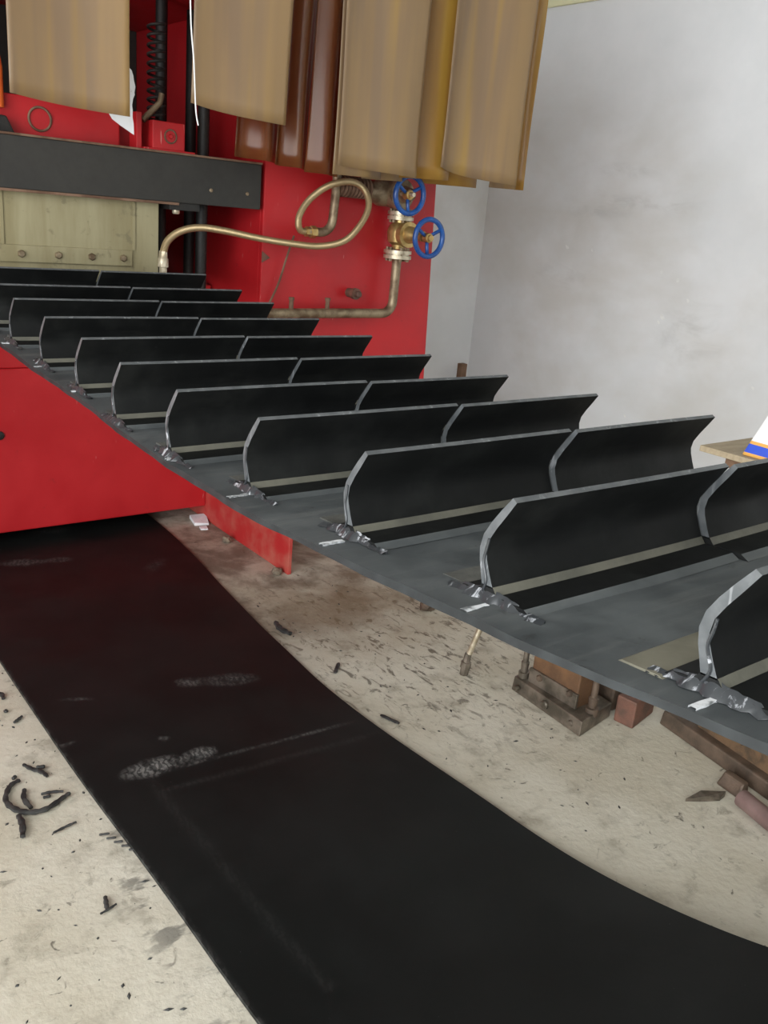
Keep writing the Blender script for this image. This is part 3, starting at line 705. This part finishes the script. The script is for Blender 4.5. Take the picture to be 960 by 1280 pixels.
o = tube('iron_pipe', [(2.640, 1.19, .032), (2.46, .50, .032)], .032, 'pinkish_pipe', None, 14)
tag(o, 'reddish grey iron pipe lying beside the brown rail', 'pipe')
b = B(); q = [(2.49, 1.305), (2.55, 1.268), (2.60, 1.243), (2.64, 1.248), (2.625, 1.272), (2.565, 1.298)]
f = [b.verts.new((x, y, .012+.01*(i % 2))) for i, (x, y) in enumerate(q)]; g = [b.verts.new((x, y, .001)) for x, y in q]
b.faces.new(f); b.faces.new(g[::-1])
for k in range(6): b.faces.new((f[k], f[(k+1) % 6], g[(k+1) % 6], g[k]))
o = mk('metal_scrap', b, 'greasy_steel'); tag(o, 'flat pointed metal scrap at the end of the pipe', 'scrap')
b = B(); add_hull8(b, [(2.665, 1.21, 0), (2.725, 1.21, 0), (2.74, 1.31, 0), (2.68, 1.31, 0), (2.69, 1.215, .05), (2.72, 1.215, .05), (2.73, 1.30, .05), (2.70, 1.30, .05)], .008)
o = mk('iron_lug', b, 'brown_iron'); tag(o, 'small dark iron lug between the rail and the scrap', 'iron lug')
# hoses dropping from below the belt
for pts, lab in (([(2.41, 2.338, .012), (2.416, 2.33, .10), (2.44, 2.31, .22), (2.47, 2.30, .33), (2.52, 2.26, .42), (2.57, 2.18, .43), (2.59, 2.08, .335)], 'pale braided hose arching from the clamp fixture down to the floor'),):
    h = thing('drop_hose', lab, 'hose', pts[0])
    tube('braided_sleeve', catmull(pts[1:], 8), .013, 'flange', h, 10)
    lathe('hose_end', (2.409, 2.340, 0), (.05, -.06, 1), [(0, .018), (.03, .018), (.032, .022), (.06, .022), (.062, .016), (.10, .0135)], 'greasy_steel', h, 8)
h = tube('short_hose', catmull([(2.535, 2.125, .30), (2.537, 2.127, .36), (2.56, 2.11, .42), (2.60, 2.05, .42), (2.62, 2.0, .335)], 6), .012, 'braid', None, 10, uv=70)
tag(h, 'short braided hose rising from the clamp fixture rod', 'hose')
# workbench with carton behind the cleats
wk = thing('workbench', 'pale plywood topped workbench behind the cleated belt', 'workbench', (3.6, 1.2, 0))
box('bench_top', 3.10, 4.1, -.2, 1.895, 1.028, 1.052, 'board', wk, .003)
box('top_rail', 3.14, 4.06, -.15, 1.80, .985, 1.028, 'wood_dark', wk, .003)
for x in (3.16, 3.98):
    for y in (-.12, 1.70): box('leg', x, x+.06, y, y+.06, 0, .985, 'wood_dark', wk, .004)
b = B(); add_hull8(b, [(3.13, 1.25, 1.052), (3.42, 1.25, 1.052), (3.42, 1.735, 1.052), (3.13, 1.735, 1.052), (3.15, 1.25, 1.265), (3.42, 1.25, 1.265), (3.42, 1.665, 1.275), (3.17, 1.665, 1.272)], .008)
o = mk('carton', b, 'carton'); tag(o, 'white carton with blue and orange printed foot on the workbench', 'carton')

# ------------------------------------------------------------------ litter on the floor
def scrap(pts, w, label, h=.007):
    P = catmull([(x, y, h+.001) for x, y in pts], 5); n = len(P); b = B()
    add_tube(b, P, lambda i: w*(.72+.28*math.sin(math.pi*i/max(1, n-1)))*(.85+.15*math.sin(i*2.1)), 6, flat=min(1., h/w))
    o = mk('rubber_scrap', b, 'rubber', None, smooth=math.radians(60)); tag(o, label, 'rubber scrap', 'rubber offcuts on the floor'); return o
scrap([(.655, 2.505), (.622, 2.49), (.592, 2.43), (.600, 2.375), (.632, 2.335), (.68, 2.325), (.735, 2.35), (.765, 2.365)], .011, 'large curled black rubber offcut on the concrete', .009)
scrap([(.655, 2.455), (.640, 2.41), (.645, 2.355)], .010, 'short black rubber offcut lying inside the curled one')
scrap([(.602, 2.335), (.600, 2.29), (.585, 2.235)], .012, 'thick black rubber offcut lying below the curled one', .010)
scrap([(.690, 2.405), (.72, 2.40), (.752, 2.385)], .006, 'thin black rubber sliver touching the end of the curled offcut')
scrap([(.690, 2.385), (.712, 2.383)], .006, 'tiny black rubber sliver inside the curled offcut')
scrap([(.664, 2.210), (.70, 2.218), (.736, 2.224)], .005, 'straight thin rubber sliver alone on the concrete')
scrap([(.735, 2.845), (.75, 2.855), (.770, 2.872)], .007, 'small bent rubber sliver next to the long belt edge')
scrap([(.690, 2.585), (.705, 2.55), (.728, 2.515), (.735, 2.485)], .009, 'rough crumpled rubber shred between the slivers')
scrap([(.72, 2.55), (.745, 2.54)], .009, 'stubby rubber shred next to the crumpled one')
scrap([(.697, 1.89), (.690, 1.865), (.684, 1.842)], .008, 'short pointed rubber chip on the bare concrete')
scrap([(.664, 1.838), (.690, 1.843), (.712, 1.85)], .004, 'hair-thin rubber sliver beside a pointed chip')
scrap([(.738, 3.05), (.752, 3.06), (.748, 3.02)], .010, 'folded black rubber chip far along the belt edge')
scrap([(.727, 2.93), (.738, 2.935)], .010, 'small round rubber crumb along the belt edge')
scrap([(.64, 2.525), (.652, 2.535)], .008, 'small rubber crumb above the curled offcut')
for k in range(5):
    scrap([(.772+.012*k, 2.135-.026*k), (.80+.010*k, 2.125-.026*k)], .0045, 'short rubber bristle in a parallel row at the belt edge')
scrap([(1.93, 2.60), (1.99, 2.66)], .011, 'dark flat rubber sliver on the stained concrete', .006)
scrap([(1.945, 3.10), (1.93, 3.03), (1.945, 2.97)], .016, 'black rubber lump against the far belt edge', .014)
scrap([(1.925, 2.17), (1.90, 2.25)], .010, 'black rubber flake on stained concrete by the belt', .006)
def lump(name, c, s, mat, label, cat, seed):
    b = B(); bmesh.ops.create_icosphere(b, subdivisions=2, radius=1); rr = random.Random(seed)
    for v in b.verts:
        k = rr.uniform(.72, 1.08); v.co = Vector((c[0]+v.co.x*s[0]*k, c[1]+v.co.y*s[1]*k, max(0, c[2]+s[2]*.7+v.co.z*s[2]*k)))
    o = mk(name, b, mat); return tag(o, label, cat)
lump('stone', (2.25, 3.60, 0), (.03, .03, .024), 'stone', 'small pale stone at the front corner of the red gusset', 'stone', 3)
lump('stone', (2.24, 4.12, 0), (.03, .035, .02), 'stone', 'grey stone beside the red gusset plate', 'stone', 5)
lump('dirt_clod', (2.69, 2.91, 0), (.055, .04, .03), 'brown_iron', 'dark clod of dirt on the floor below the belt', 'clod', 9)
lump('dirt_clod', (2.86, 3.50, 0), (.14, .09, .04), 'wood_dark', 'flat brown dirt clod near the red frame', 'clod', 12)
b = B(); add_hull8(b, [(2.19, 4.42, .001), (2.27, 4.40, .001), (2.31, 4.52, .001), (2.22, 4.55, .001), (2.19, 4.42, .02), (2.27, 4.40, .012), (2.31, 4.52, .03), (2.22, 4.55, .022)], 0)
o = mk('paper_scrap', b, 'paper'); tag(o, 'small white scrap of paper on the dark floor by the gusset', 'paper scrap')
b = B(); add_hull8(b, [(2.19, 4.34, .001), (2.23, 4.33, .001), (2.24, 4.37, .001), (2.20, 4.38, .001), (2.19, 4.34, .01), (2.23, 4.33, .008), (2.24, 4.37, .012), (2.20, 4.38, .01)], 0)
o = mk('paper_scrap', b, 'paper'); tag(o, 'tiny torn white paper bit next to the larger scrap', 'paper scrap')
# uncountable crumbs
b = B(); rr = random.Random(21)
for k in range(215):
    if k < 150: x, y = rr.uniform(.2, .83), rr.uniform(1.0, 3.3)
    else: x, y = rr.uniform(1.93, 2.46), rr.uniform(1.3, 3.4)
    s = rr.uniform(.0015, .005); a = rr.uniform(0, 3.1); l = s*rr.uniform(1, 3.5)
    cx, sx = math.cos(a), math.sin(a)
    pts = [(x+cx*l, y+sx*l, .0), (x-sx*s, y+cx*s, .0), (x-cx*l, y-sx*l, .0), (x+sx*s, y-cx*s, .0)]
    bv = [b.verts.new(q) for q in pts]; tv = b.verts.new((x, y, s*.9))
    for i in range(4): b.faces.new((bv[i], bv[(i+1) % 4], tv))
o = mk('rubber_crumbs', b, 'rubber'); tag(o, 'fine black rubber crumbs strewn over the concrete', 'crumbs', None, 'stuff')
